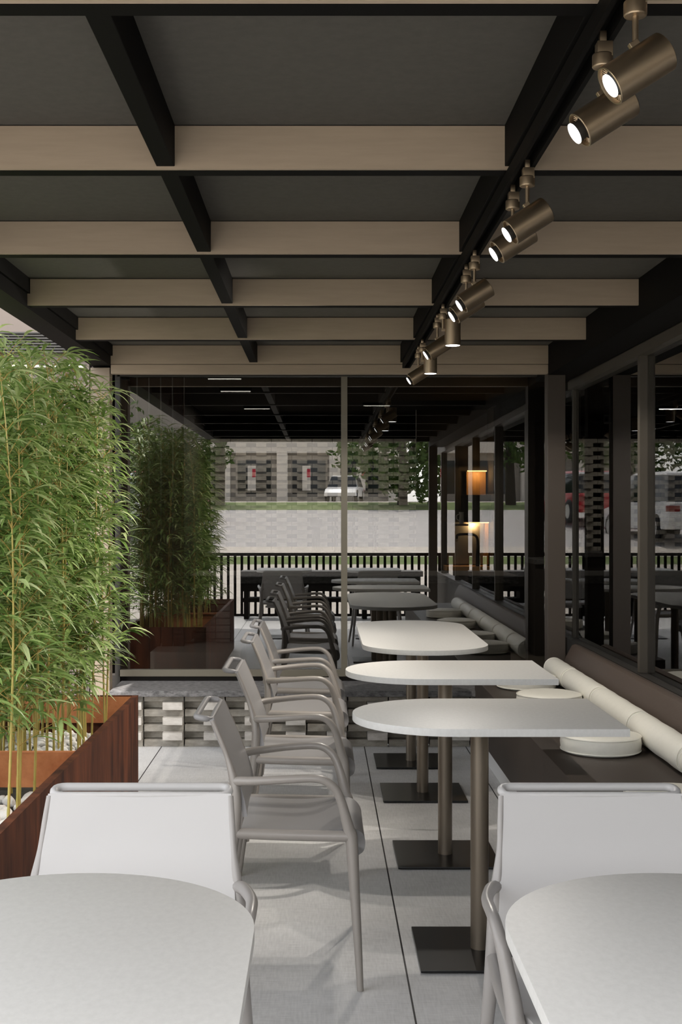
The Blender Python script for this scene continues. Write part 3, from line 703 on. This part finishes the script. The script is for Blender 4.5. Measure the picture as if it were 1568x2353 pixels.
for i, (x, y, e) in enumerate(((-.82, 10.7, 3.5), (-.80, 11.8, 5), (-.70, 13.8, 11), (.6, 13.4, 11), (2.7, 11.0, 14))):  # last two lights are added to brighten the bar
    t = thing('linear_light', ['slim linear ceiling light nearest behind the glass, left part', 'slim linear ceiling light second behind the glass, left part', 'slim linear ceiling light over the rear counter, left of the mullion', 'added linear ceiling light brightening the rear counter, right of the mullion', 'added linear ceiling light brightening the espresso machine side'][i], 'ceiling light', (x, y, 2.55), 0, 'linear lights in the bar ceiling')
    MB().box(-.15, .15, -.02, .02, -.03, 0).obj('housing', BLACK, t); MB().box(-.14, .14, -.014, .014, -.033, -.0301).obj('diffuser', STRIP, t)
    L = bpy.data.lights.new('strip', 'AREA'); L.shape = 'RECTANGLE'; L.size = .28; L.size_y = .03; L.energy = e; L.color = (1, .92, .82); o = bpy.data.objects.new('strip', L); C.objects.link(o); o.parent = t; o.location = (0, 0, -.036)
lamp(1.62, 12.92, 1.775, 2.5, (1, .6, .25), .01); lamp(1.62, 12.8, 1.245, 3.0, (1, .6, .25), .01)

# ------------------------------------------------------------------ railing and street behind the camera
ra = thing('railing', 'black metal bar railing of the terrace, mirrored in the glass front', 'railing', (0, -1.05, 0))
MB().box(-1.9, 2.3, -.025, .025, .80, .84).obj('top_rail', BLACK, ra); MB().box(-1.9, 2.3, -.02, .02, -.0, .03).obj('bottom_rail', BLACK, ra)
bal = MB().box(-.017, .017, -.013, .013, .03, .80).mesh('baluster', BLACK)
for k in range(46):
    o = bpy.data.objects.new('baluster', bal); C.objects.link(o); o.parent = ra; o.location = (-1.86 + k * .0905, 0, 0)
rb = thing('long_bench', 'long dark stone-topped bench along the railing, mirrored in the glass front', 'bench', (.12, -.72, 0))
MB().box(-1.15, 1.2, -.2, .2, .55, .62).obj('top_slab', SILL, rb, bevel=.004); MB().box(-1.12, 1.17, -.16, .16, .36, .549).obj('apron', BLACK, rb); MB().box(-1.12, 1.17, -.16, .16, .22, .27).obj('lower_rail', BLACK, rb)
for x in (-1.08, -.3, .45, 1.13): MB().box(x - .03, x + .03, -.15, .15, 0, .36).obj('leg', BLACK, rb)
def car(name, label, body, loc, rz, suv=False):
    t = thing(name, label, 'car', loc, rz); h = 1.66 if suv else 1.46; L = 4.5 if suv else 4.1; zb = .30
    sh_ = h * .56
    def section(poly, hw, top_in, m, nm, bev):
        mb = MB(); n = len(poly)
        zs = [p[1] for p in poly]; z0, z1 = min(zs), max(zs)
        for s in (-1, 1): mb.v += [(p[0], s * (hw - top_in * ((p[1] - z0) / (z1 - z0))), p[1]) for p in poly]
        mb.f = [tuple(range(n))[::-1], tuple(range(n, 2 * n))] + [(i, (i + 1) % n, n + (i + 1) % n, n + i) for i in range(n)]; mb.mi = [0] * len(mb.f)
        return mb.obj(nm, m, t, smooth=35, bevel=bev)
    l = L / 2
    section([(-l, zb), (-l - .04, .55), (-l + .02, sh_ - .02), (-l + .25, sh_ + .04), (l * .45, sh_ + .02), (l - .2, sh_ - .14), (l - .02, sh_ - .3), (l + .02, .5), (l - .05, zb)], .88, .06, body, 'body', .05)
    section([(-l + .12, sh_), (-l + .42, h - .10), (-l + .75, h - .01), (.2, h), (.55, h - .05), (l * .5, sh_)], .82, .16, CARGLASS, 'windows', .03)
    section([(-l + .50, h - .09), (-l + .75, h), (.2, h + .012), (.52, h - .04)], .70, .05, body, 'roof', .02)
    for x in (-l + .75, l - .8):
        for s in (-1, 1): 
            wv = MB().lathe([(.30, -.1), (.33, -.08), (.33, .08), (.30, .1)], 24, (x, s * .80, .33), (0, 1, 0)).obj('wheel', RUBBER, t, smooth=40)
            MB().lathe([(.2, -.005), (.2, .012)], 16, (x, s * .90, .33), (0, s, 0)).obj('hubcap', STEEL, wv)
    for s in (-1, 1): MB().box(-l - .03, -l + .15, s * .72 - .14, s * .72 + .14, sh_ - .22, sh_ - .08).obj('tail_light', TAILRED, t, bevel=.02)
    return t
def on(y): return gz(y)
car('hatchback_car', 'white hatchback parked before the building across the street, mirrored in the glass', CARWHITE, (1.35, -54.5, on(-54.5)), PI / 2 + .15)
car('suv_car', 'white off-road car mirrored at the right of the side glass', CARWHITE, (-5.35, -15.4, on(-15.4) - .05), -PI * .46, True)
car('hatchback_car', 'red car mirrored in the side glass left of the tan post reflection', CARRED, (-4.4, -20.5, on(-20.5)), -PI * .46)
fb = thing('street_building', 'pale building with white columns across the street, mirrored in the glass', 'building', (0, -60, on(-59)))
MB().box(-16, 5.0, -5, 0, -.3, 2.95).obj('wall', GREYWALL, fb); MB().box(-16.2, 5.2, -5, .5, 2.95, 3.6).obj('lintel', WHITEWALL, fb); MB().box(-16, 5, -4.5, -1.5, 3.6, 9).obj('upper_storey', GREYWALL, fb)
for x in (-12.5, -9.2, -5.75, -2.3, .85, 4.4): MB().box(x - .33, x + .33, .02, .48, 0, 2.95).obj('column', WHITEWALL, fb, bevel=.02)
for x, wd in ((-7.4, 1.1), (-4.0, 1.0), (-.7, 1.0), (2.6, 1.1)):
    wv = MB().box(x - wd, x + wd, 0, .03, .5, 2.5).obj('window', CARGLASS, fb)
    MB().box(x - wd * .4, x + wd * .1, .035, .05, .7, 2.2).obj('poster', WHITEWALL, wv); MB().box(x - wd * .12, x + wd * .08, .052, .058, 1.5, 2.0).obj('poster_panel', POSTER, wv)
def tree(label, x, y, h, cr, seed, n=2600):
    r = random.Random(seed); t = thing('tree', label, 'tree', (x, y, on(y)), 0, 'street trees mirrored in the glass')
    bk = MB(); bk.tube([(0, 0, -.2), (.05, 0, h * .25), (0, .1, h * .5), (.1, 0, h * .8)], [.2, .16, .12, .04], 10)
    for k in range(6):
        a = k * 1.05; bk.tube([(0, 0, h * (.28 + .05 * k)), (math.cos(a) * cr * .4, math.sin(a) * cr * .4, h * (.42 + .05 * k)), (math.cos(a) * cr * .8, math.sin(a) * cr * .8, h * (.5 + .06 * k))], [.07, .05, .02], 6)
    bk.obj('trunk', BARK, t, smooth=50); lf = MB()
    bl = [(Vector((r.uniform(-1, 1) * cr * .7, r.uniform(-1, 1) * cr * .7, h * r.uniform(.22, .95))), cr * r.uniform(.28, .5)) for _ in range(22)]
    for k in range(n):
        c, rad = r.choice(bl); d = Vector((r.gauss(0, 1), r.gauss(0, 1), r.gauss(0, .8))).normalized(); p_ = c + d * rad * r.uniform(.6, 1)
        u = Vector((r.gauss(0, 1), r.gauss(0, 1), r.gauss(0, 1))).normalized(); v = u.orthogonal().normalized(); s = r.uniform(.08, .17)
        lf.add([p_ - u * s, p_ + v * s * .5, p_ + u * s, p_ - v * s * .5], [(0, 1, 2, 3)])
    lf.obj('crown', TREELEAF, t); return t
tree('leafy street tree mirrored right of the glass mullion, standing on the grass verge', 2.9, -29.0, 4.6, 2.3, 5, 4200)
tree('leafy street tree mirrored at the right part of the glass front', 5.6, -34.5, 5.0, 2.4, 6, 3600)
tree('slim street tree mirrored beside the white columns, hanging over the road', -3.6, -29.0, 6.6, 1.3, 7, 900)
tree('leafy street tree mirrored at the left behind the bamboo reflection', -8.0, -29.5, 6.0, 2.6, 8, 2600)
tree('dense street tree beyond the others, farthest right in the mirror image', 10.4, -38.0, 6.5, 3.0, 9, 3000)
